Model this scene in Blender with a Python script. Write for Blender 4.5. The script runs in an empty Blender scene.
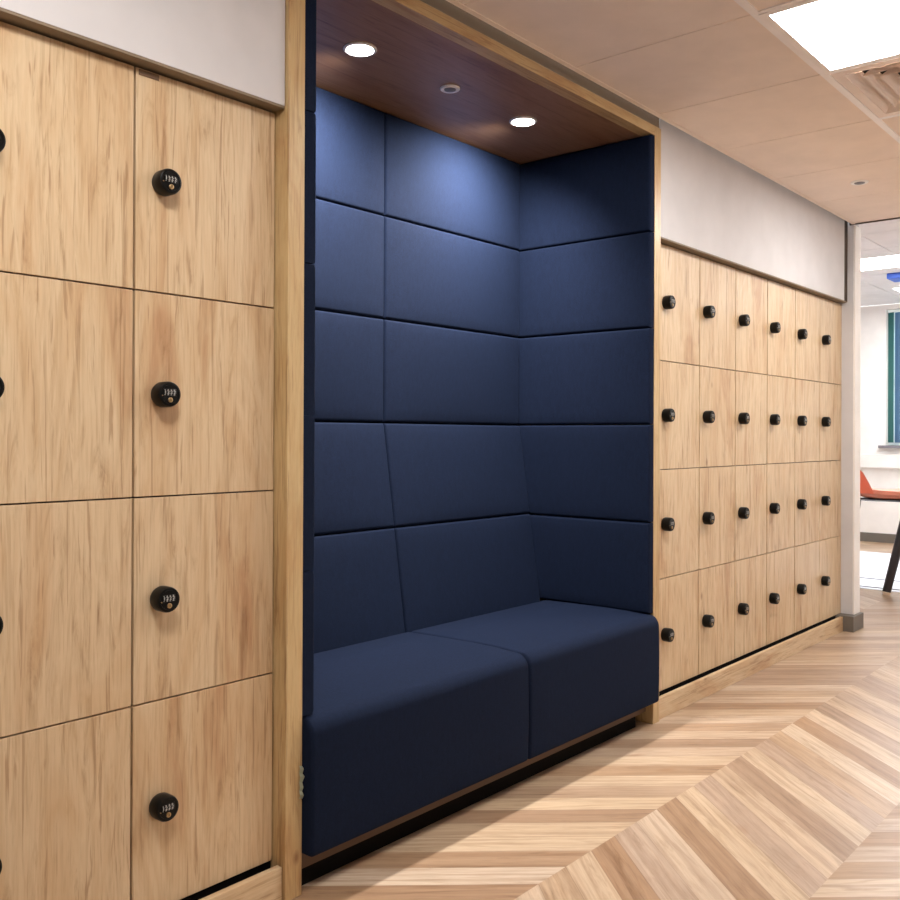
import bpy, bmesh, math, random
from mathutils import Vector, Matrix
random.seed(7)
S = bpy.context.scene
COL = S.collection
PI = math.pi

# ------------------------------------------------------------------ materials
def new_mat(name):
    m = bpy.data.materials.new(name); m.use_nodes = True
    nt = m.node_tree; b = nt.nodes['Principled BSDF']
    return m, nt, b

def srgb(r, g, b):
    f = lambda c: (c/255/12.92) if c/255 <= .04045 else ((c/255+.055)/1.055)**2.4
    return (f(r), f(g), f(b), 1)

class N:
    """small node-graph helper"""
    def __init__(s, nt): s.nt = nt
    def n(s, t, **kw):
        nd = s.nt.nodes.new(t)
        for k, v in kw.items(): setattr(nd, k, v)
        return nd
    def link(s, a, b): s.nt.links.new(a, b)
    def mathn(s, op, a, b=None, c=None, clamp=False):
        nd = s.n('ShaderNodeMath', operation=op, use_clamp=clamp)
        for i, v in enumerate((a, b, c)):
            if v is None: continue
            if isinstance(v, (int, float)): nd.inputs[i].default_value = v
            else: s.link(v, nd.inputs[i])
        return nd.outputs[0]
    def ramp(s, fac, stops, interp='LINEAR'):
        nd = s.n('ShaderNodeValToRGB'); cr = nd.color_ramp; cr.interpolation = interp
        while len(cr.elements) < len(stops): cr.elements.new(.5)
        for e, (p, c) in zip(cr.elements, stops):
            e.position = p; e.color = c if len(c) == 4 else (*c, 1)
        s.link(fac, nd.inputs[0]); return nd.outputs[0]
    def mix(s, fac, a, b, mode='MIX'):
        nd = s.n('ShaderNodeMix', data_type='RGBA', blend_type=mode)
        for i, v in ((0, fac), (6, a), (7, b)):
            if isinstance(v, (int, float)): nd.inputs[i].default_value = v
            elif isinstance(v, tuple): nd.inputs[i].default_value = v
            else: s.link(v, nd.inputs[i])
        return nd.outputs[2]
    def noise(s, vec, scale, detail=3, rough=.55, dist=0):
        nd = s.n('ShaderNodeTexNoise')
        nd.inputs['Scale'].default_value = scale; nd.inputs['Detail'].default_value = detail
        nd.inputs['Roughness'].default_value = rough; nd.inputs['Distortion'].default_value = dist
        s.link(vec, nd.inputs['Vector']); return nd.outputs['Fac']
    def mapping(s, vec, scale=(1,1,1), loc=(0,0,0)):
        nd = s.n('ShaderNodeMapping'); nd.inputs['Scale'].default_value = scale
        nd.inputs['Location'].default_value = loc
        s.link(vec, nd.inputs['Vector']); return nd.outputs[0]

def plain(name, col, rough=.5, metal=0, bump=0, bscale=200, spec=None):
    m, nt, b = new_mat(name); g = N(nt)
    tc = g.n('ShaderNodeTexCoord').outputs['Object']
    f = g.noise(tc, 6, 3)
    c1 = tuple(x*.96 for x in col[:3]) + (1,); c2 = tuple(min(1, x*1.04) for x in col[:3]) + (1,)
    g.link(g.ramp(f, [(.3, c1), (.7, c2)]), b.inputs['Base Color'])
    b.inputs['Roughness'].default_value = rough; b.inputs['Metallic'].default_value = metal
    if spec is not None: b.inputs['Specular IOR Level'].default_value = spec
    if bump:
        bp = g.n('ShaderNodeBump'); bp.inputs['Strength'].default_value = bump; bp.inputs['Distance'].default_value = .001
        g.link(g.noise(tc, bscale, 2), bp.inputs['Height']); g.link(bp.outputs[0], b.inputs['Normal'])
    return m

def oak(name, axis='Z', tint=(1,1,1), rough=.36):
    """oak decor, grain running along the given local axis"""
    m, nt, b = new_mat(name); g = N(nt)
    tc = g.n('ShaderNodeTexCoord').outputs['Object']
    rnd = g.n('ShaderNodeObjectInfo').outputs['Random']
    off = g.n('ShaderNodeCombineXYZ')
    g.link(g.mathn('MULTIPLY', rnd, 37.0), off.inputs[0]); g.link(g.mathn('MULTIPLY', rnd, 11.0), off.inputs[1])
    g.link(g.mathn('MULTIPLY', rnd, 53.0), off.inputs[2])
    add = g.n('ShaderNodeVectorMath', operation='ADD'); g.link(tc, add.inputs[0]); g.link(off.outputs[0], add.inputs[1])
    v = add.outputs[0]
    def st(across, along):
        k = {'X': (along, across, across), 'Y': (across, along, across), 'Z': (across, across, along)}[axis]
        return g.mapping(v, k)
    broad = g.noise(st(6.5, 1.3), 1.0, 4, .62, 1.2)
    streak = g.noise(st(26, 2.6), 1.0, 5, .66, 1.6)
    fine = g.noise(st(190, 9), 1.0, 3, .6)
    base = g.ramp(broad, [(.30, srgb(184*tint[0], 147*tint[1], 110*tint[2])), (.43, srgb(200*tint[0], 172*tint[1], 135*tint[2])),
                          (.56, srgb(209*tint[0], 186*tint[1], 152*tint[2])), (.72, srgb(196*tint[0], 164*tint[1], 126*tint[2]))])
    sf = g.ramp(streak, [(.30, (.58, .48, .40)), (.40, (.88, .84, .80)), (.50, (1, 1, 1)), (.66, (1.0, 1.0, 1.0)), (.76, (.86, .81, .76))])
    c = g.mix(.8, base, sf, 'MULTIPLY')
    ln = g.noise(st(64, 2.4), 1.0, 4, .6, 1.2)
    c = g.mix(.75, c, g.ramp(ln, [(.35, (.62, .52, .44)), (.42, (1, 1, 1)), (.6, (1, 1, 1)), (.68, (.84, .78, .72))]), 'MULTIPLY')
    ff = g.ramp(fine, [(.3, (.82, .78, .74)), (.55, (1, 1, 1))])
    c = g.mix(.6, c, ff, 'MULTIPLY')
    # short dark cracks and the odd knot
    crk = g.noise(st(90, 6), 1.0, 2, .5, .8)
    gate = g.noise(st(5, 4), 1.0, 1)
    cm = g.mathn('MULTIPLY', g.ramp(crk, [(.63, (0,0,0)), (.70, (1,1,1))]), g.ramp(gate, [(.5, (0,0,0)), (.6, (1,1,1))]))
    c = g.mix(g.mathn('MULTIPLY', cm, .55), c, srgb(140, 98, 62))
    vo = g.n('ShaderNodeTexVoronoi'); vo.inputs['Scale'].default_value = 1.0
    g.link(st(5.5, 3.4), vo.inputs['Vector'])
    sep = g.n('ShaderNodeSeparateColor'); g.link(vo.outputs['Color'], sep.inputs[0])
    kn = g.mathn('MULTIPLY', g.ramp(vo.outputs['Distance'], [(.02, (1,1,1)), (.075, (0,0,0))]), g.mathn('GREATER_THAN', sep.outputs[0], .62))
    c = g.mix(g.mathn('MULTIPLY', kn, .7), c, srgb(118, 74, 44))
    g.link(c, b.inputs['Base Color'])
    b.inputs['Roughness'].default_value = rough
    b.inputs['Specular IOR Level'].default_value = .55
    bp = g.n('ShaderNodeBump'); bp.inputs['Strength'].default_value = .12; bp.inputs['Distance'].default_value = .001
    g.link(fine, bp.inputs['Height']); g.link(bp.outputs[0], b.inputs['Normal'])
    return m

def fabric(name, col):
    m, nt, b = new_mat(name); g = N(nt)
    tc = g.n('ShaderNodeTexCoord').outputs['Object']
    a = g.noise(g.mapping(tc, (900, 900, 160)), 1.0, 2)
    bb = g.noise(g.mapping(tc, (160, 160, 900)), 1.0, 2)
    w = g.mathn('ADD', g.mathn('MULTIPLY', a, .5), g.mathn('MULTIPLY', bb, .5))
    big = g.noise(g.mapping(tc, (90, 90, 30)), 1.0, 4, .65)
    c1 = tuple(x*.72 for x in col[:3]) + (1,); c2 = tuple(x*1.3 for x in col[:3]) + (1,)
    c = g.ramp(w, [(.36, c1), (.64, c2)])
    c = g.mix(.5, c, g.ramp(big, [(.3, (.70,.70,.72)), (.7, (1.25,1.25,1.22))]), 'MULTIPLY')
    g.link(c, b.inputs['Base Color'])
    b.inputs['Roughness'].default_value = .88; b.inputs['Specular IOR Level'].default_value = .08
    b.inputs['Sheen Weight'].default_value = .03; b.inputs['Sheen Roughness'].default_value = .5
    b.inputs['Sheen Tint'].default_value = srgb(120, 145, 200)
    bp = g.n('ShaderNodeBump'); bp.inputs['Strength'].default_value = .25; bp.inputs['Distance'].default_value = .001
    g.link(w, bp.inputs['Height']); g.link(bp.outputs[0], b.inputs['Normal'])
    return m

def emit(name, col, strength):
    m, nt, b = new_mat(name)
    b.inputs['Base Color'].default_value = (.9, .9, .9, 1)
    b.inputs['Emission Color'].default_value = col; b.inputs['Emission Strength'].default_value = strength
    return m

def floor_mat():
    m, nt, b = new_mat('chevron_planks'); g = N(nt)
    at = g.n('ShaderNodeAttribute', attribute_name='tone').outputs['Fac']
    hu = g.n('ShaderNodeAttribute', attribute_name='hue').outputs['Fac']
    uv = g.n('ShaderNodeUVMap', uv_map='plank').outputs[0]
    streak = g.noise(g.mapping(uv, (3.4, 34, 1)), 1.0, 5, .65, 1.6)
    fine = g.noise(g.mapping(uv, (10, 190, 1)), 1.0, 3, .6)
    patch = g.noise(g.mapping(uv, (2.2, 7, 1)), 1.0, 2)
    warm = g.ramp(at, [(0, srgb(150, 118, 90)), (.35, srgb(166, 138, 110)), (.7, srgb(184, 159, 131)), (1, srgb(195, 175, 150))])
    grey = g.ramp(at, [(0, srgb(150, 126, 106)), (.35, srgb(166, 143, 124)), (.7, srgb(182, 162, 143)), (1, srgb(195, 178, 160))])
    c = g.mix(hu, warm, grey)
    c = g.mix(.95, c, g.ramp(streak, [(.26, (.62,.54,.47)), (.42, (.90,.87,.84)), (.55, (1.03,1.03,1.03)), (.75, (1.0,.97,.93))]), 'MULTIPLY')
    c = g.mix(.6, c, g.ramp(fine, [(.3, (.8,.77,.74)), (.55, (1,1,1))]), 'MULTIPLY')
    c = g.mix(.7, c, g.ramp(patch, [(.3, (.82,.79,.76)), (.65, (1.06,1.06,1.06))]), 'MULTIPLY')
    band = g.noise(g.mapping(uv, (1.1, 46, 1)), 1.0, 2, .5, .4)
    c = g.mix(.8, c, g.ramp(band, [(.34, (.80,.74,.69)), (.5, (1,1,1)), (.66, (1.08,1.07,1.05))]), 'MULTIPLY')
    vo = g.n('ShaderNodeTexVoronoi'); g.link(g.mapping(uv, (3.5, 9, 1)), vo.inputs['Vector']); vo.inputs['Scale'].default_value = 1.0
    vs = g.n('ShaderNodeSeparateColor'); g.link(vo.outputs['Color'], vs.inputs[0])
    kn = g.mathn('MULTIPLY', g.ramp(vo.outputs['Distance'], [(.03, (1,1,1)), (.16, (0,0,0))]), g.mathn('GREATER_THAN', vs.outputs[0], .8))
    c = g.mix(g.mathn('MULTIPLY', kn, .55), c, srgb(140, 100, 68))
    sep = g.n('ShaderNodeSeparateXYZ'); g.link(g.n('ShaderNodeUVMap', uv_map='edge').outputs[0], sep.inputs[0])
    e = g.mathn('ABSOLUTE', g.mathn('SUBTRACT', sep.outputs[1], .5))
    c = g.mix(g.mathn('MULTIPLY', g.mathn('GREATER_THAN', e, .488), .35), c, srgb(96, 68, 46))
    g.link(c, b.inputs['Base Color'])
    b.inputs['Roughness'].default_value = .38; b.inputs['Specular IOR Level'].default_value = .45
    bp = g.n('ShaderNodeBump'); bp.inputs['Strength'].default_value = .15; bp.inputs['Distance'].default_value = .001
    g.link(fine, bp.inputs['Height']); g.link(bp.outputs[0], b.inputs['Normal'])
    return m

M = dict(
    oakZ=oak('oak_vertical', 'Z'), oakX=oak('oak_lengthwise', 'X'),
    oakpost=oak('oak_frame', 'Z', (.95, .93, .84)), oaksoffit=oak('oak_soffit_shaded', 'X', (.72, .62, .58)), oakhead=oak('oak_header', 'X', (.95, .93, .84)),  # soffit tint puts the shade of the unlit underside into the oak
    carcass=plain('dark_carcass', srgb(62, 46, 34), .7),
    navy=fabric('navy_wool', (.0060, .0105, .0265)),
    lock=plain('black_lock', (.003, .003, .003), .35, spec=.2),
    wheel=plain('lock_wheels', (.02, .02, .02), .4),
    digit=plain('white_digits', (.5, .5, .48), .5),
    brass=plain('key_brass', srgb(176, 150, 110), .3, .8),
    plate=plain('taupe_plate', srgb(120, 96, 76), .45),
    grey=plain('grey_paint', srgb(200, 198, 199), .75),
    white=plain('white_paint', srgb(232, 228, 224), .7),
    tile=plain('ceiling_tile', srgb(244, 230, 219), .9, bump=.2, bscale=90),
    officetile=plain('office_tile', srgb(232, 230, 230), .9),
    metalwhite=plain('white_metal', srgb(250, 246, 246), .35),
    dark=plain('shadow_gap', srgb(70, 58, 48), .8),
    taupe=plain('taupe_shade', srgb(128, 112, 92), .6),  # shade on the wall undersides and bulkhead strip put into the colour
    brown=plain('shaded_board', srgb(88, 62, 40), .6),  # shade under the cushion overhang put into the board colour
    black=plain('black_board_void', (.004, .003, .0025), .85, spec=.1),
    skirt=plain('grey_skirting', srgb(104, 98, 90), .6),
    lens=plain('sensor_lens', srgb(120, 124, 132), .35),
    ring=plain('sensor_ring', srgb(248, 246, 244), .4),
    ventback=plain('vent_void', srgb(60, 52, 48), .8),
    ventblade=plain('vent_blade', srgb(244, 230, 220), .5),
    lamp=emit('light_panel', (1, .975, .95, 1), 13),
    olamp=emit('office_light_panel', (.97, .985, 1, 1), 9),
    spot=emit('downlight_lens', (1, .95, .9, 1), 60),
    orange=plain('orange_leather', srgb(222, 140, 116), .5),
    blackwood=plain('black_wood', srgb(38, 32, 34), .4),
    tip=plain('pale_foot', srgb(214, 190, 164), .5),
    sheen=plain('pale_sheen', srgb(226, 230, 238), .9),
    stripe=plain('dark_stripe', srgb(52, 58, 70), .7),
    blindA=plain('green_blind', srgb(48, 108, 104), .7), blindB=plain('blue_blind', srgb(92, 126, 164), .7),
    blue=plain('bright_blue', srgb(70, 110, 215), .5),
    paper=plain('pale_green_paper', srgb(190, 198, 176), .8),
    upvc=plain('window_frame', srgb(232, 240, 238), .4),
    sill=plain('grey_sill', srgb(120, 116, 122), .5),
    floor=floor_mat(),
)
mg, nt, bb = new_mat('window_glass')
nt.nodes.remove(bb); g = N(nt)
gl = g.n('ShaderNodeBsdfGlossy'); gl.inputs['Roughness'].default_value = .02
tr = g.n('ShaderNodeBsdfTransparent'); tr.inputs['Color'].default_value = (.94, .98, .97, 1)
mx = g.n('ShaderNodeMixShader'); mx.inputs[0].default_value = .06
g.link(tr.outputs[0], mx.inputs[1]); g.link(gl.outputs[0], mx.inputs[2])
g.link(mx.outputs[0], nt.nodes['Material Output'].inputs['Surface'])
M['glass'] = mg

# ------------------------------------------------------------------ mesh helpers
def box(bm, x0, x1, y0, y1, z0, z1, bev=0, seg=2, mi=0):
    vs = [bm.verts.new(p) for p in ((x0,y0,z0),(x1,y0,z0),(x1,y1,z0),(x0,y1,z0),(x0,y0,z1),(x1,y0,z1),(x1,y1,z1),(x0,y1,z1))]
    fs = [bm.faces.new([vs[i] for i in f]) for f in ((3,2,1,0),(4,5,6,7),(0,1,5,4),(1,2,6,5),(2,3,7,6),(3,0,4,7))]
    for f in fs: f.material_index = mi
    if bev:
        es = list({e for f in fs for e in f.edges})
        r = bmesh.ops.bevel(bm, geom=es, offset=bev, segments=seg, profile=.5, affect='EDGES')
        for f in r['faces']: f.material_index = mi
    return vs

def lathe(bm, prof, n=40, axis='Z', c=(0,0,0), mi=0):
    """prof: list of (r, h); closed at both ends"""
    def P(r, h, a):
        x, y = r*math.cos(a), r*math.sin(a)
        p = {'Z': (x, y, h), 'Y': (x, h, y), 'X': (h, x, y)}[axis]
        return (p[0]+c[0], p[1]+c[1], p[2]+c[2])
    rings = [[bm.verts.new(P(r, h, 2*PI*k/n)) for k in range(n)] for r, h in prof]
    for a, b in zip(rings, rings[1:]):
        for k in range(n):
            f = bm.faces.new((a[k], a[(k+1) % n], b[(k+1) % n], b[k])); f.material_index = mi
    for r in (rings[0], rings[-1]):
        f = bm.faces.new(r); f.material_index = mi

def link_mesh(name, bm, mats, parent=None, loc=(0,0,0), smooth=False):
    bmesh.ops.recalc_face_normals(bm, faces=bm.faces)
    me = bpy.data.meshes.new(name); bm.to_mesh(me); bm.free()
    for m in (mats if isinstance(mats, (list, tuple)) else [mats]): me.materials.append(m)
    if smooth:
        for p in me.polygons: p.use_smooth = True
        try: me.set_sharp_from_angle(angle=math.radians(40))
        except Exception: pass
    o = bpy.data.objects.new(name, me); COL.objects.link(o)
    o.location = loc
    if parent: o.parent = parent
    return o

def tag(o, label=None, cat=None, group=None, kind=None):
    if label: o['label'] = label
    if cat: o['category'] = cat
    if group: o['group'] = group
    if kind: o['kind'] = kind
    return o

def empty(name, loc, label, cat, group=None):
    o = bpy.data.objects.new(name, None); o.empty_display_size = .05
    COL.objects.link(o); o.location = loc
    return tag(o, label, cat, group)

def copy_tree(root):
    r = root.copy(); COL.objects.link(r)
    for ch in root.children:
        c = ch.copy(); COL.objects.link(c); c.parent = r
        for gch in ch.children:
            d = gch.copy(); COL.objects.link(d); d.parent = c
    return r

def structure(name, boxes, mat, bev=0):
    bm = bmesh.new()
    for b in boxes: box(bm, *b, bev=bev)
    return tag(link_mesh(name, bm, mat), kind='structure')

# ------------------------------------------------------------------ measured layout (metres)
D1 = .0475                      # locker doors lie this far behind the frame front
ZB = 1.9524                     # lower edge of the grey wall panels
ZC = 2.42                       # corridor ceiling
ZO = 2.60                       # office ceiling
FX0, FX1, FX2, FX3 = 0.0, .0527, 1.872, 1.9234
FZi, FZo = 2.3507, 2.3887
XE = 4.298                     # corridor end
XW = 9.322                      # office window wall
YF = -3.3                       # wall behind the camera
XB = -3.6                       # corridor end behind the camera
YO = 2.3

# ------------------------------------------------------------------ setting
def make_floor():
    bm = bmesh.new()
    tone = bm.faces.layers.float.new('tone'); hue = bm.faces.layers.float.new('hue')
    uvp = bm.loops.layers.uv.new('plank'); uve = bm.loops.layers.uv.new('edge')
    W, SP, B0, SL = .553, .1265, .739, .90
    Y1 = -.415
    left = {-4:.75,-3:.12,-2:.85,-1:.22,0:.85,1:.8,2:.10,3:.82,4:.42,5:.8,6:.25,7:.8,8:.62,9:.12,10:.72,11:.3,12:.8,13:.72,14:.1,15:.75,16:.5}
    mid = {-5:.6,-4:.5,-3:.7,-2:.55,-1:.78,0:.08,1:.5,2:.78,3:.12,4:.85,5:.38,6:.72,7:.08,8:.85,9:.35,10:.45,11:.95,12:.12,13:.82,14:.2,15:.7,16:.4,17:.75,18:.3}
    third = {0:.2,1:.75,2:.15,3:.8,4:.25,5:.8,6:.3}
    hmid = {1:1, 5:1, 9:1}
    rr = random.Random(11)
    for ci in range(-6, 6):
        ya, yb = Y1 + W*ci, Y1 + W*(ci+1)       # ci = 0: field next to the wall; ci = -1: middle field
        ya, yb = max(ya, YF-.05), min(yb, YO+.05)
        if yb <= ya: continue
        full0 = Y1 + W*ci
        for k in range(-50, 90):
            b0 = B0 + SP*k; b1 = b0 + SP
            def X(b, y):
                d = (y - full0)/W
                if ci % 2 == 0: return b - SL*W*d          # leans back towards the wall
                return b - SL*W*(1-d)
            xs = [X(b0, ya), X(b1, ya), X(b1, yb), X(b0, yb)]
            if max(xs) < XB or min(xs) > XW: continue
            xs = [min(max(x, XB-.05), XW+.05) for x in xs]
            if abs(xs[0]-xs[1]) < 1e-4 and abs(xs[2]-xs[3]) < 1e-4: continue
            vs = [bm.verts.new((xs[0], ya, 0)), bm.verts.new((xs[1], ya, 0)), bm.verts.new((xs[2], yb, 0)), bm.verts.new((xs[3], yb, 0))]
            f = bm.faces.new(vs)
            t = rr.random(); t = .1 + .8*t
            if ci == 0 and k in left: t = left[k]
            if ci == -1 and k in mid: t = mid[k]
            if ci == -2 and k in third: t = third[k]
            f[tone] = t
            f[hue] = (1.0 if (ci == -1 and k in hmid) else rr.random()*.8)
            ou, ov = rr.random()*60, rr.random()*60
            for lp, (u, v) in zip(f.loops, ((0, 0), (0, .092), (.74, .092), (.74, 0))):
                lp[uvp].uv = (u+ou, v+ov); lp[uve].uv = (u, v/.092)
    # a slab below the planks
    r = bmesh.ops.extrude_face_region(bm, geom=[])
    o = link_mesh('floor', bm, M['floor'])
    return tag(o, kind='structure')
fl = make_floor()
# recalc may leave single quads facing down
for p in fl.data.polygons:
    if p.normal.z < 0: p.flip()
structure('subfloor', [(XB, XW, YF, YO, -.08, -.004)], M['dark'])

structure('wall_left', [(XB, FX0-.003, .011, .60, ZB+.006, ZC+.02), (XB, -.79, .011, .60, 0, ZB)], M['grey'])
structure('wall_right', [(FX3+.004, 4.222, .008, .60, ZB+.006, ZC+.02)], M['grey'])
structure('wall_bulkhead', [(-.003, FX3+.004, .012, .60, FZo, ZC+.02)], M['taupe'])  # grey strip coloured taupe to carry the shade above the frame
structure('shaded_lip_1', [(-.79, -.003, .012, .60, ZB, ZB+.006)], M['taupe'])
structure('shaded_lip_2', [(FX3+.004, 4.262, .009, .60, ZB, ZB+.006)], M['taupe'])
structure('trim_3', [(4.222, XE, .014, .08, ZB+.006, ZC+.02)], M['dark'])
structure('wall_back', [(XB, XE, .70, .80, 0, ZO)], M['grey'])
structure('wall_front', [(XB, XW, YF-.1, YF, 0, ZO)], M['white'])
structure('wall_end', [(XB-.1, XB, YF, .80, 0, ZO)], M['white'])
structure('wall_stub', [(XE, XE+.10, -.020, YO, 0, ZO)], M['grey'])
structure('trim_9', [(XE+.003, XE+.108, -.030, -.0205, .092, ZC-.008)], M['white'])
structure('baseboard_stub', [(4.2225, XE+.116, -.050, 0.06, 0, .092), (XE+.10, XE+.116, 0, YO, 0, .092)], M['skirt'], .003)
structure('wall_office', [(XE+.10, XW, YO, YO+.1, 0, ZO)], M['white'])
# window wall with its opening
WY0, WY1, WZ0, WZ1 = -.45, 1.172, 1.062, 2.545
structure('wall_window', [(XW, XW+.22, YF, WY0, 0, ZO), (XW, XW+.22, WY1, YO+.1, 0, ZO),
                          (XW, XW+.22, WY0, WY1, 0, WZ0), (XW, XW+.22, WY0, WY1, WZ1, ZO)], M['white'])
structure('baseboard_window', [(XW-.018, XW, YF, YO, 0, .1)], M['skirt'], .003)
structure('trim_4', [(XW-.07, XW+.14, WY0-.06, WY1+.06, WZ0-.03, WZ0)], M['sill'], .004)
def win():
    bm = bmesh.new()
    X0, X1 = XW+.13, XW+.19
    box(bm, X0, X1, WY0, WY1, WZ0, WZ0+.06); box(bm, X0, X1, WY0, WY1, WZ1-.06, WZ1)
    for y in (WY0, (WY0+WY1)/2-.03, WY1-.06): box(bm, X0, X1, y, y+.06, WZ0+.06, WZ1-.06)
    w = tag(link_mesh('window_1', bm, M['upvc']), kind='structure')
    bm = bmesh.new(); box(bm, XW+.155, XW+.165, WY0+.06, WY1-.06, WZ0+.06, WZ1-.06)
    link_mesh('window_pane', bm, M['glass'], w)
win()
# corridor ceiling: tiles with tee bars
SX0, SPX = 1.236, .604
YT = -.672
def ceiling():
    bm = bmesh.new()
    k0 = math.floor((XB-SX0)/SPX)
    holes = {(1, k): 1 for k in (-4, 0, 3)}
    holes[(1, 1)] = 1
    rows = [(-.014, YT), (YT, YT-.6), (YT-.6, YT-1.2), (YT-1.2, YT-1.8), (YT-1.8, YF)]
    for r, (ya, yb) in enumerate(rows):
        for k in range(k0, 7):
            xa, xb = SX0+SPX*k, SX0+SPX*(k+1)
            xa, xb = max(xa, XB), min(xb, XE-.012)
            if xb <= xa or (r, k) in holes: continue
            gx = .0025
            box(bm, xa+gx, xb-gx, yb+.002, ya-.002, ZC, ZC+.02, bev=.0015, seg=1)
    box(bm, XB, XE-.012, YF, 0, ZC+.06, ZC+.09)
    c = tag(link_mesh('ceiling', bm, M['tile']), kind='structure')
    bm = bmesh.new()
    for y in (YT, YT-.6, YT-1.2, YT-1.8): box(bm, XB, XE-.012, y-.013, y+.013, ZC-.004, ZC+.003)
    for k in range(k0+1, 6):
        x = SX0+SPX*k
        box(bm, x-.012, x+.012, YF, YT-.013, ZC-.004, ZC+.003)
    tag(link_mesh('trim_5', bm, M['metalwhite']), kind='structure')
    structure('trim_6', [(XB, XE-.012, -.014, 0, ZC+.012, ZC+.022), (XE-.012, XE, YF, 0, ZC-.006, ZC+.10)], M['dark'])
    structure('trim_7', [(XB, XE-.012, -.034, -.016, ZC-.003, ZC+.0)], M['tile'])
ceiling()
def office_ceiling():
    bm = bmesh.new()
    xs = [XE+.0+.6*i for i in range(0, 10)]
    ys = [YF+.6*i for i in range(0, 11)]
    for xa in xs:
        xb = min(xa+.6, XW)
        if xb <= xa: continue
        for ya in ys:
            yb = min(ya+.6, YO)
            if yb <= ya: continue
            box(bm, xa+.004, xb-.004, ya+.004, yb-.004, ZO, ZO+.02)
    box(bm, XE, XW, YF, YO, ZO+.03, ZO+.05)
    tag(link_mesh('ceiling_office', bm, M['officetile']), kind='structure')
office_ceiling()

# ------------------------------------------------------------------ lockers
ROWZ = [(1.463, 1.9495), (1.010, 1.463), (.557, 1.010), (.0905, .557)]
def make_digits():
    cu = bpy.data.curves.new('digit_curve', 'FONT'); cu.body = '1222'; cu.size = .0112; cu.extrude = .0004
    cu.align_x = 'CENTER'; cu.align_y = 'CENTER'; cu.space_character = 1.5
    o = bpy.data.objects.new('digit_curve', cu); COL.objects.link(o)
    dg = bpy.context.evaluated_depsgraph_get()
    me = bpy.data.meshes.new_from_object(o.evaluated_get(dg))
    bpy.data.objects.remove(o); bpy.data.curves.remove(cu)
    return me
DIG = make_digits()

LR = .0285; LD = .036
def make_locker(w, h, off, plate=False):
    root = empty('locker', (0,0,0), 'x', 'locker')
    g_ = .0028
    bm = bmesh.new()      # carcass behind the door, open shell of panels
    t = .016
    box(bm, .0008, t, .020, .48, .0008, h-.0008); box(bm, w-t, w-.0008, .020, .48, .0008, h-.0008)
    box(bm, t, w-t, .020, .48, .0008, t); box(bm, t, w-t, .020, .48, h-t, h-.0008); box(bm, t, w-t, .47, .48, t, h-t)
    link_mesh('body', bm, M['carcass'], root)
    bm = bmesh.new(); box(bm, g_, w-g_, 0, .018, g_*.6, h-g_*.6, bev=.0012, seg=2)
    link_mesh('door', bm, M['oakZ'], root, smooth=False)
    # round combination lock; local origin on the door face, facing -Y
    bm = bmesh.new()
    lathe(bm, [(.0262, 0.0003), (.0275, -.004), (LR, -.006), (LR, -LD+.006), (LR-.0018, -LD+.0012), (LR-.004, -LD), (LR-.007, -LD), (LR-.0075, -LD+.0009)], 44, 'Y')
    # dial hood
    box(bm, -.0165, .0165, -LD-.0006, -LD+.003, -.0035, .0115, bev=.0012)
    lk = link_mesh('combination_lock', bm, M['lock'], root, loc=(off, 0, h/2), smooth=True)
    bm = bmesh.new()
    for i in range(4):
        lathe(bm, [(.0052, -.003), (.0058, -.0024), (.0058, .0024), (.0052, .003)], 20, 'X', (-.0114+.0076*i, -LD+.0038, .004))
    nw = link_mesh('number_wheels', bm, [M['wheel']], lk, smooth=True)
    # digits printed on the wheels: joined into the wheel part
    bm = bmesh.new(); bm.from_mesh(nw.data)
    nv = len(bm.verts)
    tmp = DIG.copy(); bm2 = bmesh.new(); bm2.from_mesh(tmp)
    for s, dz, dd in ((1, 0, 0), (.5, .0052, .0012), (.5, -.0052, .0012)):
        vm = {}
        for v in bm2.verts:
            vm[v] = bm.verts.new((v.co.x*.92-.0025, -LD-.0022-v.co.z+dd, .004+v.co.y*(.9 if s == 1 else .3)+dz))
        for f in bm2.faces:
            try:
                nf = bm.faces.new([vm[v] for v in f.verts]); nf.material_index = 1
            except ValueError: pass
    bm2.free(); bm.to_mesh(nw.data); bm.free(); nw.data.materials.append(M['digit'])
    bm = bmesh.new()
    lathe(bm, [(.0056, -LD+.002), (.0056, -LD-.0016), (.0048, -LD-.0022), (.0022, -LD-.0022)], 24, 'Y', (0, 0, -.0125))
    box(bm, -.0007, .0007, -LD-.0026, -LD-.002, -.0155, -.0095, mi=1)
    lathe(bm, [(.0012, -LD+.001), (.0012, -LD-.0008)], 12, 'Y', (-.0195, 0, -.003), mi=0)
    tag(link_mesh('key_cylinder', bm, [M['brass'], M['lock']], lk, smooth=True), 'brass key cylinder below the number wheels')
    if plate:
        bm = bmesh.new(); box(bm, .0085, .058, -.0022, 0.0002, h-.017, h-.0045, bev=.0008)
        tag(link_mesh('number_plate', bm, M['plate'], root), 'taupe plate at the top corner of the door')
    return root

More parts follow.
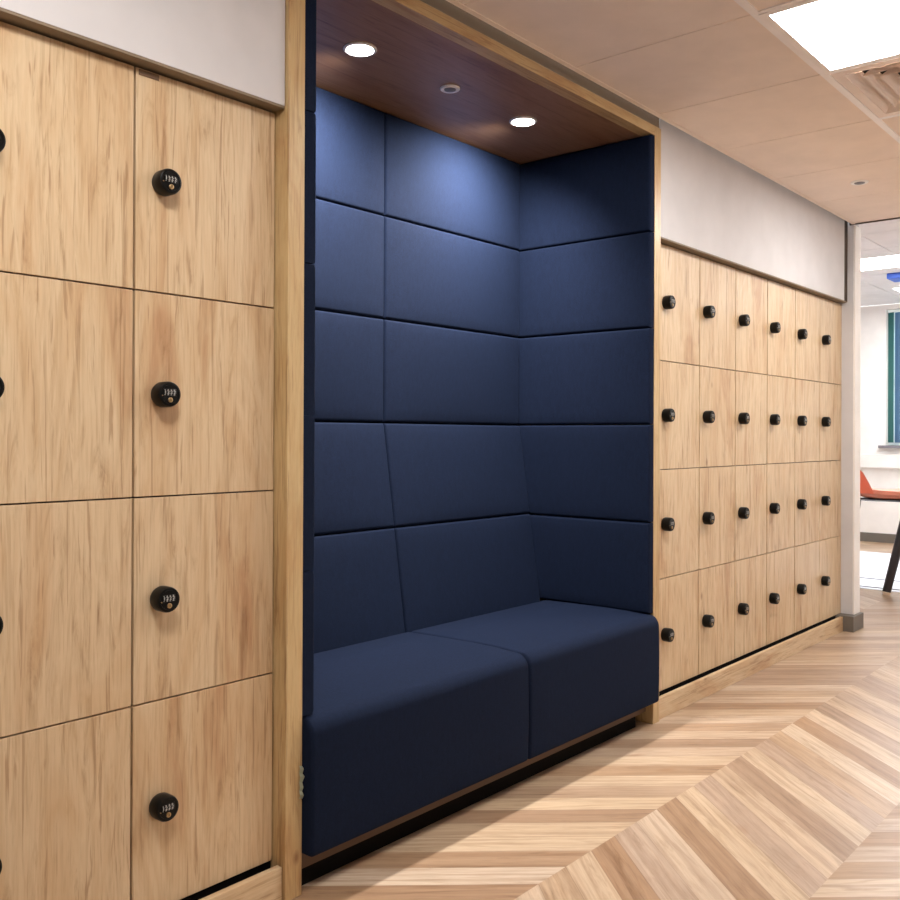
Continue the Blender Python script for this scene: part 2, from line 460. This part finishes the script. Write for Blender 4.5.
RN = ['top', 'second', 'third', 'bottom']
protos = {}
def place_locker(x, w, row, off, label, group, plate=False):
    z0, z1 = ROWZ[row]; h = round(z1-z0, 4)
    key = (round(w, 4), h, off, plate)
    if key not in protos:
        o = protos[key] = make_locker(w, h, off, plate)
    else:
        o = copy_tree(protos[key])
    o.location = (x, D1, z0)
    o['label'] = label; o['category'] = 'locker'; o['group'] = group
    return o
WL = .3865
for ci, x in enumerate((-.3876-WL, -.3876)):
    for row in range(4):
        place = ('cut off by the left edge of the photo', 'beside the oak post of the alcove')[ci]
        lab = f'large oak locker {place}, left bank, {RN[row]} row'
        if ci == 1 and row == 0: lab = 'large oak locker with a small taupe plate, left bank, top row beside the alcove post'
        place_locker(x, WL, row, .068, lab, 'oak lockers left of the alcove', plate=(ci == 1 and row == 0))
RX = [1.9940, 2.3800, 2.7660, 3.1535, 3.5400, 3.9230]
WR = .385
ON = ['first', 'second', 'third', 'fourth', 'fifth', 'sixth']
for ci, x in enumerate(RX):
    w = WR if ci < 5 else .370
    for row in range(4):
        near = {0: 'next to the alcove', 5: 'last before the white wall end'}.get(ci, f'{ON[ci]} column from the alcove')
        place_locker(x, w, row, .058, f'oak locker in the right bank, {RN[row]} row, {near}', 'oak lockers right of the alcove')
# filler strips, plinths
bm = bmesh.new(); box(bm, FX3+.004, RX[0]-.001, D1, D1+.018, .0905, 1.9495, bev=.001)
tag(link_mesh('filler_panel', bm, M['oakZ']), 'narrow oak filler between the alcove and the right lockers', 'panel')
bm = bmesh.new(); box(bm, RX[5]+.3705, XE-.001, D1-.001, D1+.018, .0935, 1.9495)
tag(link_mesh('filler_panel', bm, M['oakZ']), 'thin oak filler between the last lockers and the white wall end', 'panel')
def plinth(x0, x1, label):
    bm = bmesh.new(); box(bm, x0, x1, .010, .028, 0, .0857, bev=.0012)
    box(bm, x0+.002, x1-.002, .052, .50, .001, .089, mi=1)  # black block standing in for the dark void behind the board
    tag(link_mesh('locker_plinth', bm, [M['oakX'], M['black']]), label, 'plinth', 'locker plinths')
plinth(-.788, -.002, 'oak plinth on the floor under the left lockers')
plinth(FX3+.002, 4.2215, 'long oak plinth on the floor under the right lockers')

# ------------------------------------------------------------------ alcove
DB = .629           # face of the upright back panels
DBK = .68
al = empty('alcove_frame', (.9617, .3, 0), 'oak frame surrounding the navy padded seating alcove, floor to near the ceiling', 'frame')
def apart(name, b, mat, bev=.0015, label=None):
    bm = bmesh.new()
    for q in b:
        box(bm, q[0]-.9617, q[1]-.9617, q[2]-.3, q[3]-.3, q[4], q[5], bev=bev)
    o = link_mesh(name, bm, mat, al)
    if label: o['label'] = label
    return o
apart('post', [(FX0, FX1, 0, DBK, 0, FZo)], M['oakpost'])
apart('post', [(FX2, FX3, 0, DBK, 0, FZo)], M['oakpost'])
apart('header', [(FX1, FX2, 0, .05, FZi, FZo)], M['oakhead'])
apart('soffit', [(FX1, FX2, .05, DBK, FZi, FZo)], M['oaksoffit'], label='oak soffit, darkened to stand for its shade')
apart('back_board', [(FX1, FX2, DBK-.006, DBK, 0, FZi)], M['black'], 0)

def cushion(w, h, t, r=.010, puff=.006, nb=5, nm=10):
    """padded panel: width w (x), height h (z), front towards -Y; origin at the lower left back corner"""
    def axis(L):
        a = [r*(1-math.cos(PI/2*i/nb)) for i in range(nb+1)]
        m = [r+(L-2*r)*i/nm for i in range(1, nm)]
        return a + m + [L-v for v in reversed(a)]
    xs, zs = axis(w), axis(h)
    def prof(d): return 1 if d >= r else math.sqrt(max(0, 1-(1-d/r)**2))
    bm = bmesh.new(); V = []
    for z in zs:
        row = []
        for x in xs:
            e = prof(min(x, w-x))*prof(min(z, h-z))
            s = 2*x/w-1; q = 2*z/h-1
            y = -((t-r) + r*e + puff*(1-s**4)*(1-q**4))
            row.append(bm.verts.new((x, y, z)))
        V.append(row)
    for i in range(len(zs)-1):
        for j in range(len(xs)-1): bm.faces.new((V[i][j], V[i][j+1], V[i+1][j+1], V[i+1][j]))
    per = V[0] + [r_[-1] for r_ in V[1:]] + list(reversed(V[-1][:-1])) + [r_[0] for r_ in reversed(V[1:-1])]
    back = [bm.verts.new((v.co.x, 0, v.co.z)) for v in per]
    n = len(per)
    for i in range(n): bm.faces.new((per[i], per[(i+1) % n], back[(i+1) % n], back[i]))
    bm.faces.new(back)
    return bm
def panel(w, h, t, loc, rot, label, group, **kw):
    o = link_mesh('padded_panel', cushion(w, h, t, **kw), M['navy'], smooth=True)
    o.location = loc; o.rotation_euler = rot
    return tag(o, label, 'panel', group)
AZ = [2.3485, 1.963, 1.580, 1.196, .806, .415]
TS = .036; TSL = .044; GP = .0015
xl, xr, xm = FX1+TSL, FX2-TS, .985
AR = ['top', 'second', 'third', 'fourth', 'bottom']
# side panels
for i in range(5):
    z1, z0 = AZ[i], AZ[i+1]
    if i == 4: z0 = .443
    h = z1-z0-2*GP
    L = DBK-.008-.002
    # right wall: front faces -X
    panel(L, h, TS-.001, (FX2-.0005, .002+L, z0+GP), (0, 0, -PI/2), f'navy padded panel on the right side wall of the alcove, {AR[i]} of its column', 'side panels of the alcove', puff=.003)
    panel(L, h, TSL-.001, (FX1+.0005, .002, z0+GP), (0, 0, PI/2), f'navy padded panel seen edge on beside the left oak post, {AR[i]} of its column', 'side panels of the alcove', puff=.003)
# upright back panels
for i in range(3):
    z1, z0 = AZ[i], AZ[i+1]
    for a, b, sd in ((xl+.004, xm, 'left'), (xm, xr-.004, 'right')):
        panel(b-a-2*GP, z1-z0-2*GP, DBK-.008-DB-.004, (a+GP, DBK-.008, z0+GP), (0, 0, 0), f'navy padded panel on the alcove back wall, {AR[i]} row, {sd} of the seam', 'back wall panels', puff=.005)
# tilted backrest panels
tilt = math.atan2(DB-.512, AZ[3]-AZ[5])
L0 = math.hypot(DB-.512, AZ[3]-AZ[5])
for i, (s0, s1) in enumerate(((L0*.508, L0), (-.03, L0*.508))):
    for a, b, sd in ((xl+.003, xm, 'left'), (xm, xr+.001, 'right')):
        th = .040
        # face line from (Y=.512, Z=.415) to (Y=DB, Z=1.196)
        d = Vector((0, math.sin(tilt), math.cos(tilt))); nrm = Vector((0, -math.cos(tilt), math.sin(tilt)))
        p = Vector((a+GP, .512, AZ[5])) + d*(s0+GP) - nrm*(th-.003)
        panel(b-a-2*GP, s1-s0-2*GP, th-.006, p, (-tilt, 0, 0), f'sloping navy backrest panel, {("upper", "lower")[i]} row, {sd} of the seam', 'sloping backrest panels', puff=.006)
# seat cushions: rounded front, profile in YZ
def seat(w):
    r = .045; yf, yb, z0, z1 = -.031, .48, .0955, .441
    pts = [(yb, z0), (yb, z1-.004)]
    pts[-1] = (.505, z1-.006); pts += [(.498, z1)]
    pts += [(.35, z1+.004), (.2, z1+.006), (.1, z1+.005), (.06, z1+.002)]
    for i in range(0, 9):
        a = PI/2*i/8
        pts.append((yf+r-r*math.sin(a), z1-r+r*math.cos(a)))
    pts += [(yf-.002, .30), (yf-.002, .20)]
    for i in range(0, 5):
        a = PI/2*i/4
        pts.append((yf+.012-.012*math.cos(a), z0+.012-.012*math.sin(a)))
    bm = bmesh.new()
    er = .011; ne = 5
    sect = [(er*(1-math.cos(PI/2*i/ne)), er*(1-math.sin(PI/2*i/ne))) for i in range(ne+1)]
    xs = [(x, ins) for x, ins in sect] + [(w*k/8, 0) for k in range(1, 8)] + [(w-x, ins) for x, ins in reversed(sect)]
    cy, cz = .24, .26
    rings = []
    for x, ins in xs:
        rings.append([bm.verts.new((x, y + (ins if y < cy else -ins), z + (ins if z < cz else -ins))) for y, z in pts])
    n = len(pts)
    for a, b in zip(rings, rings[1:]):
        for k in range(n): bm.faces.new((a[k], a[(k+1) % n], b[(k+1) % n], b[k]))
    bm.faces.new(rings[0]); bm.faces.new(rings[-1])
    return bm
for a, b, sd in ((FX1+.003, xm, 'left'), (xm, FX2-.001, 'right')):
    o = link_mesh('seat_cushion', seat(b-a-.005), M['navy'], smooth=True); o.location = (a+.0025, 0, 0)
    tag(o, f'deep navy seat cushion, {sd} of the two on the alcove bench', 'cushion', 'bench seat cushions')
sb = empty('bench_base', (.96, .25, 0), 'low oak and black base under the navy bench cushions', 'base')
bm = bmesh.new(); box(bm, FX1+.004-.96, FX2-.004-.96, 0.030-.25, .47-.25, .046, .0945, bev=.001); tag(link_mesh('base_board', bm, M['brown'], sb), 'thin wood board under the cushions, darkened for its shade')
bm = bmesh.new(); box(bm, FX1+.004-.96, FX2-.075-.96, .036-.25, .055-.25, 0, .046); link_mesh('kickboard', bm, M['black'], sb)
# crumpled tag between post and cushion
bm = bmesh.new()
pr = []
for i, (dy, dx, z) in enumerate(((-.0245,.001,.325),(-.027,.006,.318),(-.0245,.003,.306),(-.028,.009,.298),(-.0245,.002,.284),(-.027,.004,.272),(-.0245,.001,.262),(-.028,.005,.252),(-.0245,.002,.243))):
    pr.append((bm.verts.new((FX1-.010, dy+.0235, z)), bm.verts.new((FX1-.003+dx*.6, dy+.0215, z-.002))))
for a, b in zip(pr, pr[1:]): bm.faces.new((a[0], a[1], b[1], b[0]))
bmesh.ops.solidify(bm, geom=list(bm.faces), thickness=.0012)
tag(link_mesh('paper_tag', bm, M['paper']), 'crumpled pale scrap stuck between the left oak post and the seat cushion', 'tag')

# ------------------------------------------------------------------ lamps and fittings
def downlight(x, y, label):
    root = empty('downlight', (x, y, FZi), label, 'light', 'alcove downlights')
    bm = bmesh.new(); lathe(bm, [(.040, .002), (.052, .0005), (.053, -.003), (.050, -.006), (.043, -.006), (.041, -.001)], 40); link_mesh('bezel', bm, M['ring'], root, smooth=True)
    bm = bmesh.new(); lathe(bm, [(.041, -.002), (.041, -.0045), (.02, -.0055)], 36); link_mesh('lens', bm, M['spot'], root, smooth=True)
    l = bpy.data.lights.new('downlight_beam', 'SPOT'); l.energy = 66; l.color = (1, .96, .92); l.spot_size = math.radians(150); l.spot_blend = 1.0; l.shadow_soft_size = .035
    lo = bpy.data.objects.new('downlight_beam', l); COL.objects.link(lo); lo.location = (0, 0, -.02); lo.rotation_euler = (math.radians(30), 0, 0); lo.parent = root
downlight(.536, .305, 'glowing round downlight in the alcove soffit, nearer the left post')
downlight(1.398, .305, 'glowing round downlight in the alcove soffit, nearer the right wall')
def sensor(x, y, z, r, label):
    root = empty('ceiling_sensor', (x, y, z), label, 'sensor')
    bm = bmesh.new(); lathe(bm, [(r*.9, .001), (r, -.001), (r, -.004), (r*.93, -.007), (r*.66, -.007), (r*.6, -.005)], 36); link_mesh('ring', bm, M['ring'], root, smooth=True)
    bm = bmesh.new(); lathe(bm, [(r*.6, -.004), (r*.57, -.008), (r*.35, -.011), (r*.1, -.012)], 30); tag(link_mesh('lens', bm, M['lens'], root, smooth=True), 'grey sensor lens')
sensor(.964, .302, FZi, .035, 'white ringed sensor in the alcove soffit between the two downlights')
sensor(3.36, -.335, ZC, .042, 'small round sensor in the corridor ceiling tile near the office opening')

def panel_light(x, y, z, wx, wy, mat, label, group, energy_mat=True):
    root = empty('ceiling_light', (x, y, z), label, 'light', group)
    bm = bmesh.new(); t = .024
    box(bm, -wx/2, wx/2, -wy/2, -wy/2+t, -.006, .02); box(bm, -wx/2, wx/2, wy/2-t, wy/2, -.006, .02)
    box(bm, -wx/2, -wx/2+t, -wy/2+t, wy/2-t, -.006, .02); box(bm, wx/2-t, wx/2, -wy/2+t, wy/2-t, -.006, .02)
    link_mesh('light_frame', bm, M['metalwhite'], root)
    bm = bmesh.new(); box(bm, -wx/2+t, wx/2-t, -wy/2+t, wy/2-t, -.003, .01); link_mesh('diffuser', bm, mat, root)
    return root
for k, lab in ((0, 'bright square ceiling light panel in the corridor beside the air vent'), (-4, 'added square corridor ceiling light panel, unseen, behind the left lockers'), (3, 'added square corridor ceiling light panel, unseen, near the office')):  # the two unseen panels are added to light the lockers
    panel_light(SX0+SPX*(k+.5), YT-.3, ZC, .594, .588, M['lamp'], lab, 'corridor light panels')
panel_light(6.70, .25, ZO, .60, 1.2, M['olamp'], 'long bright ceiling light in the office, nearer the corridor', 'office ceiling lights')
panel_light(8.46, .22, ZO, .60, 1.2, M['olamp'], 'bright ceiling light in the office, nearer the window', 'office ceiling lights')
panel_light(7.0, -1.9, ZO, 1.2, .6, M['olamp'], 'office ceiling light outside the photo, on the right', 'office ceiling lights')

def vent():
    x0, x1 = SX0+SPX+.014, SX0+2*SPX-.014; y1, y0 = YT-.015, YT-.585
    root = empty('air_vent', ((x0+x1)/2, (y0+y1)/2, ZC), 'square slatted air vent in the corridor ceiling beside the bright light panel', 'vent')
    cx, cy = (x1-x0)/2, (y1-y0)/2
    bm = bmesh.new(); f = .034
    box(bm, -cx, cx, cy-f, cy, -.004, .012); box(bm, -cx, cx, -cy, -cy+f, -.004, .012)
    box(bm, -cx, -cx+f, -cy+f, cy-f, -.004, .012); box(bm, cx-f, cx, -cy+f, cy-f, -.004, .012)
    link_mesh('vent_frame', bm, M['ventblade'], root)
    bm = bmesh.new(); box(bm, -cx+.01, cx-.01, -cy+.01, cy-.01, .048, .055); link_mesh('back_plate', bm, M['ventback'], root)
    # four-way concentric sloping blades
    for i in range(5):
        bm = bmesh.new()
        ro = .249 - .046*i; ri = ro-.029
        def q(h, z): return [bm.verts.new((sx*h, sy*h, z)) for sx, sy in ((-1,-1),(1,-1),(1,1),(-1,1))]
        a, b, a2, b2 = q(ro, -.004), q(ri, .030), q(ro-.001, -.001), q(ri-.001, .033)
        for k in range(4):
            n = (k+1) % 4
            bm.faces.new((a[k], a[n], b[n], b[k])); bm.faces.new((a2[k], b2[k], b2[n], a2[n]))
            bm.faces.new((a[k], a2[k], a2[n], a[n])); bm.faces.new((b[k], b[n], b2[n], b2[k]))
        link_mesh('vent_blade', bm, M['ventblade'], root)
vent()

# ------------------------------------------------------------------ office beyond the opening
structure('trim_8', [(XW-.055, XW-.0005, YF, YO, .815, .964)], M['white'], .004)
bl = empty('vertical_blind', (XW+.06, WY1, WZ1), 'green and blue vertical blind hanging in the office window', 'blind')
bm = bmesh.new(); box(bm, -.02, .02, -(WY1-WY0)+.01, -.01, -.03, -.002); link_mesh('head_rail', bm, M['upvc'], bl)
for i in range(22):
    bm = bmesh.new(); box(bm, -.0008, .0008, -.045, .045, -(WZ1-WZ0)+.03, -.032)
    s = link_mesh('slat', bm, M['blindA'] if i % 2 == 0 else M['blindB'], bl)
    s.location = (0, -.036-.07*i, 0); s.rotation_euler = (0, 0, math.radians(-38))
# stool
st = empty('bar_stool', (6.05, .02, 0), 'orange padded counter stool on black splayed legs in the office', 'stool')
def rod(name, a, b, r0, r1, mat, parent, tag_=None):
    a, b = Vector(a), Vector(b); d = (b-a); L = d.length
    bm = bmesh.new(); n = 20
    lathe(bm, [(r0*.9, 0), (r0, .004), (r1, L-.004), (r1*.9, L)], n)
    q = d.to_track_quat('Z', 'Y'); bm.transform(Matrix.Translation(a) @ q.to_matrix().to_4x4())
    return link_mesh(name, bm, mat, parent, smooth=True)
RV = Vector((.648, -.761, 0)); FV = Vector((.761, .648, 0))   # right and away, seen from the corridor
def L(r, f, z): v = RV*r + FV*f; return (v.x, v.y, z)
def stool():
    base = Vector(st.location)
    foot = Vector((5.745, .185, 0)) - base
    fr, ff = foot.dot(RV), foot.dot(FV)
    tr = fr+.225
    for (r0, f0, r1, f1) in ((fr, ff, tr, ff+.10), (fr-.19, -ff, tr-.38, -ff-.10), (.33, ff, .22, ff+.10), (.33, -ff, .22, -ff-.1)):
        a = Vector(L(r0, f0, .018)); b = Vector(L(r1, f1, .70))
        lg = rod('leg', a, b, .029, .036, M['blackwood'], st)
        dd = (b-a).normalized()
        tag(rod('foot_tip', Vector(L(r0, f0, 0)), a + dd*.006, .026, .0285, M['tip'], lg), 'pale tip of the black leg')
    # seat shell: dished grid
    bm = bmesh.new(); n = 14; top = []; bot = []
    r_a, r_b, f_a, f_b = fr-.205, .30, -.23, .23
    for i in range(n+1):
        for j in range(n+1):
            s, t = i/n*2-1, j/n*2-1
            u = s*math.sqrt(1-.35*t*t); w = t*math.sqrt(1-.35*s*s)
            r = (r_a+r_b)/2 + u*(r_b-r_a)/2; f = w*(f_b-f_a)/2
            z = .735 + .03*u*u + .02*(u > 0)*u + .02*w*w
            p = L(r, f, z); top.append(bm.verts.new(p))
            e = max(abs(s), abs(t))
            q = L(r, f, z-.055+.03*e**6); bot.append(bm.verts.new(q))
    m = n+1
    for i in range(n):
        for j in range(n):
            bm.faces.new((top[i*m+j], top[i*m+j+1], top[(i+1)*m+j+1], top[(i+1)*m+j]))
            bm.faces.new((bot[i*m+j], bot[(i+1)*m+j], bot[(i+1)*m+j+1], bot[i*m+j+1]))
    per = [(i, 0) for i in range(n)] + [(n, j) for j in range(n)] + [(i, n) for i in range(n, 0, -1)] + [(0, j) for j in range(n, 0, -1)]
    for (a, b), (c, d) in zip(per, per[1:]+per[:1]):
        bm.faces.new((top[a*m+b], top[c*m+d], bot[c*m+d], bot[a*m+b]))
    link_mesh('seat', bm, M['orange'], st, smooth=True)
    bm = bmesh.new()   # black seat pan
    vs = []
    for z, k in ((.680, .80), (.692, .90)):
        vs.append([bm.verts.new(L((r_a+r_b)/2 + math.cos(a)*(r_b-r_a)/2*k, math.sin(a)*.23*k, z)) for a in [2*PI*i/28 for i in range(28)]])
    for i in range(28): bm.faces.new((vs[0][i], vs[0][(i+1) % 28], vs[1][(i+1) % 28], vs[1][i]))
    bm.faces.new(vs[0]); bm.faces.new(vs[1])
    link_mesh('seat_pan', bm, M['blackwood'], st, smooth=True)
    # low curved backrest on the left
    bm = bmesh.new(); rows = []
    for i in range(15):
        a = -1.0 + 2*i/14
        hh = .25*(1-.55*a*a) + .04
        rr = r_a - .05 + .10*a*a; f = .22*a
        col = []
        for k in range(5):
            z = .742 + hh*k/4; lean = -.06*(k/4)
            col.append(L(rr+lean+.02*math.cos(PI/2*k/4), f, z))
        rows.append([bm.verts.new(p) for p in col])
    for a, b in zip(rows, rows[1:]):
        for k in range(4): bm.faces.new((a[k], b[k], b[k+1], a[k+1]))
    bmesh.ops.solidify(bm, geom=list(bm.faces), thickness=.03)
    link_mesh('backrest', bm, M['orange'], st, smooth=True)
stool()
rg = empty('floor_sheen', (7.1, .1, 0), 'painted daylight sheen with two thin dark stripes on the office floor behind the stool', 'sheen')
bm = bmesh.new(); box(bm, -1.18, 1.2, -1.6, 1.35, .0005, .006, bev=.002); link_mesh('sheen_slab', bm, M['sheen'], rg)  # thin pale slab standing in for daylight sheen on the planks
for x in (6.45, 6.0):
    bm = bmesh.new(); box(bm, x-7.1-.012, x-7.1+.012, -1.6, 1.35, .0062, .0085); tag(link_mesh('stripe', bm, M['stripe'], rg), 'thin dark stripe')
bm = bmesh.new(); box(bm, 7.28, 7.52, .35, .61, ZO-.05, ZO-.001, bev=.008)
tag(link_mesh('blue_box', bm, M['blue']), 'small bright blue box on the office ceiling between the lights', 'ceiling box')

# ------------------------------------------------------------------ daylight
w = bpy.data.worlds.new('World'); S.world = w; w.use_nodes = True
bg = w.node_tree.nodes['Background']; bg.inputs[0].default_value = (.86, .94, 1, 1); bg.inputs[1].default_value = 3.0

# ------------------------------------------------------------------ camera
CP = Vector((-1.4779265205778176, -1.7845376025457722, 1.147508615792649))
yaw, pit, rol = math.radians(49.589522863761424), math.radians(.13109), math.radians(.22676)
F = Vector((math.sin(yaw)*math.cos(pit), math.cos(yaw)*math.cos(pit), math.sin(pit)))
R = Vector((math.cos(yaw), -math.sin(yaw), 0)); U = R.cross(F)
R2 = R*math.cos(rol)+U*math.sin(rol); U2 = U*math.cos(rol)-R*math.sin(rol)
cam = bpy.data.cameras.new('Camera'); co = bpy.data.objects.new('Camera', cam); COL.objects.link(co)
m = Matrix((R2, U2, -F)).transposed().to_4x4(); m.translation = CP; co.matrix_world = m
cam.sensor_width = 36; cam.sensor_fit = 'HORIZONTAL'; cam.lens = 929.2887*36/900
cam.shift_x = (450-450.3157)/900; cam.shift_y = (433.6605-450)/900
cam.clip_start = .02
S.camera = co

S.view_settings.view_transform = 'Standard'; S.view_settings.look = 'None'
S.view_settings.gamma = 1; S.view_settings.use_curve_mapping = False
S.view_settings.exposure = 1.42
S.cycles.use_denoising = True
S.cycles.max_bounces = 10; S.cycles.diffuse_bounces = 6
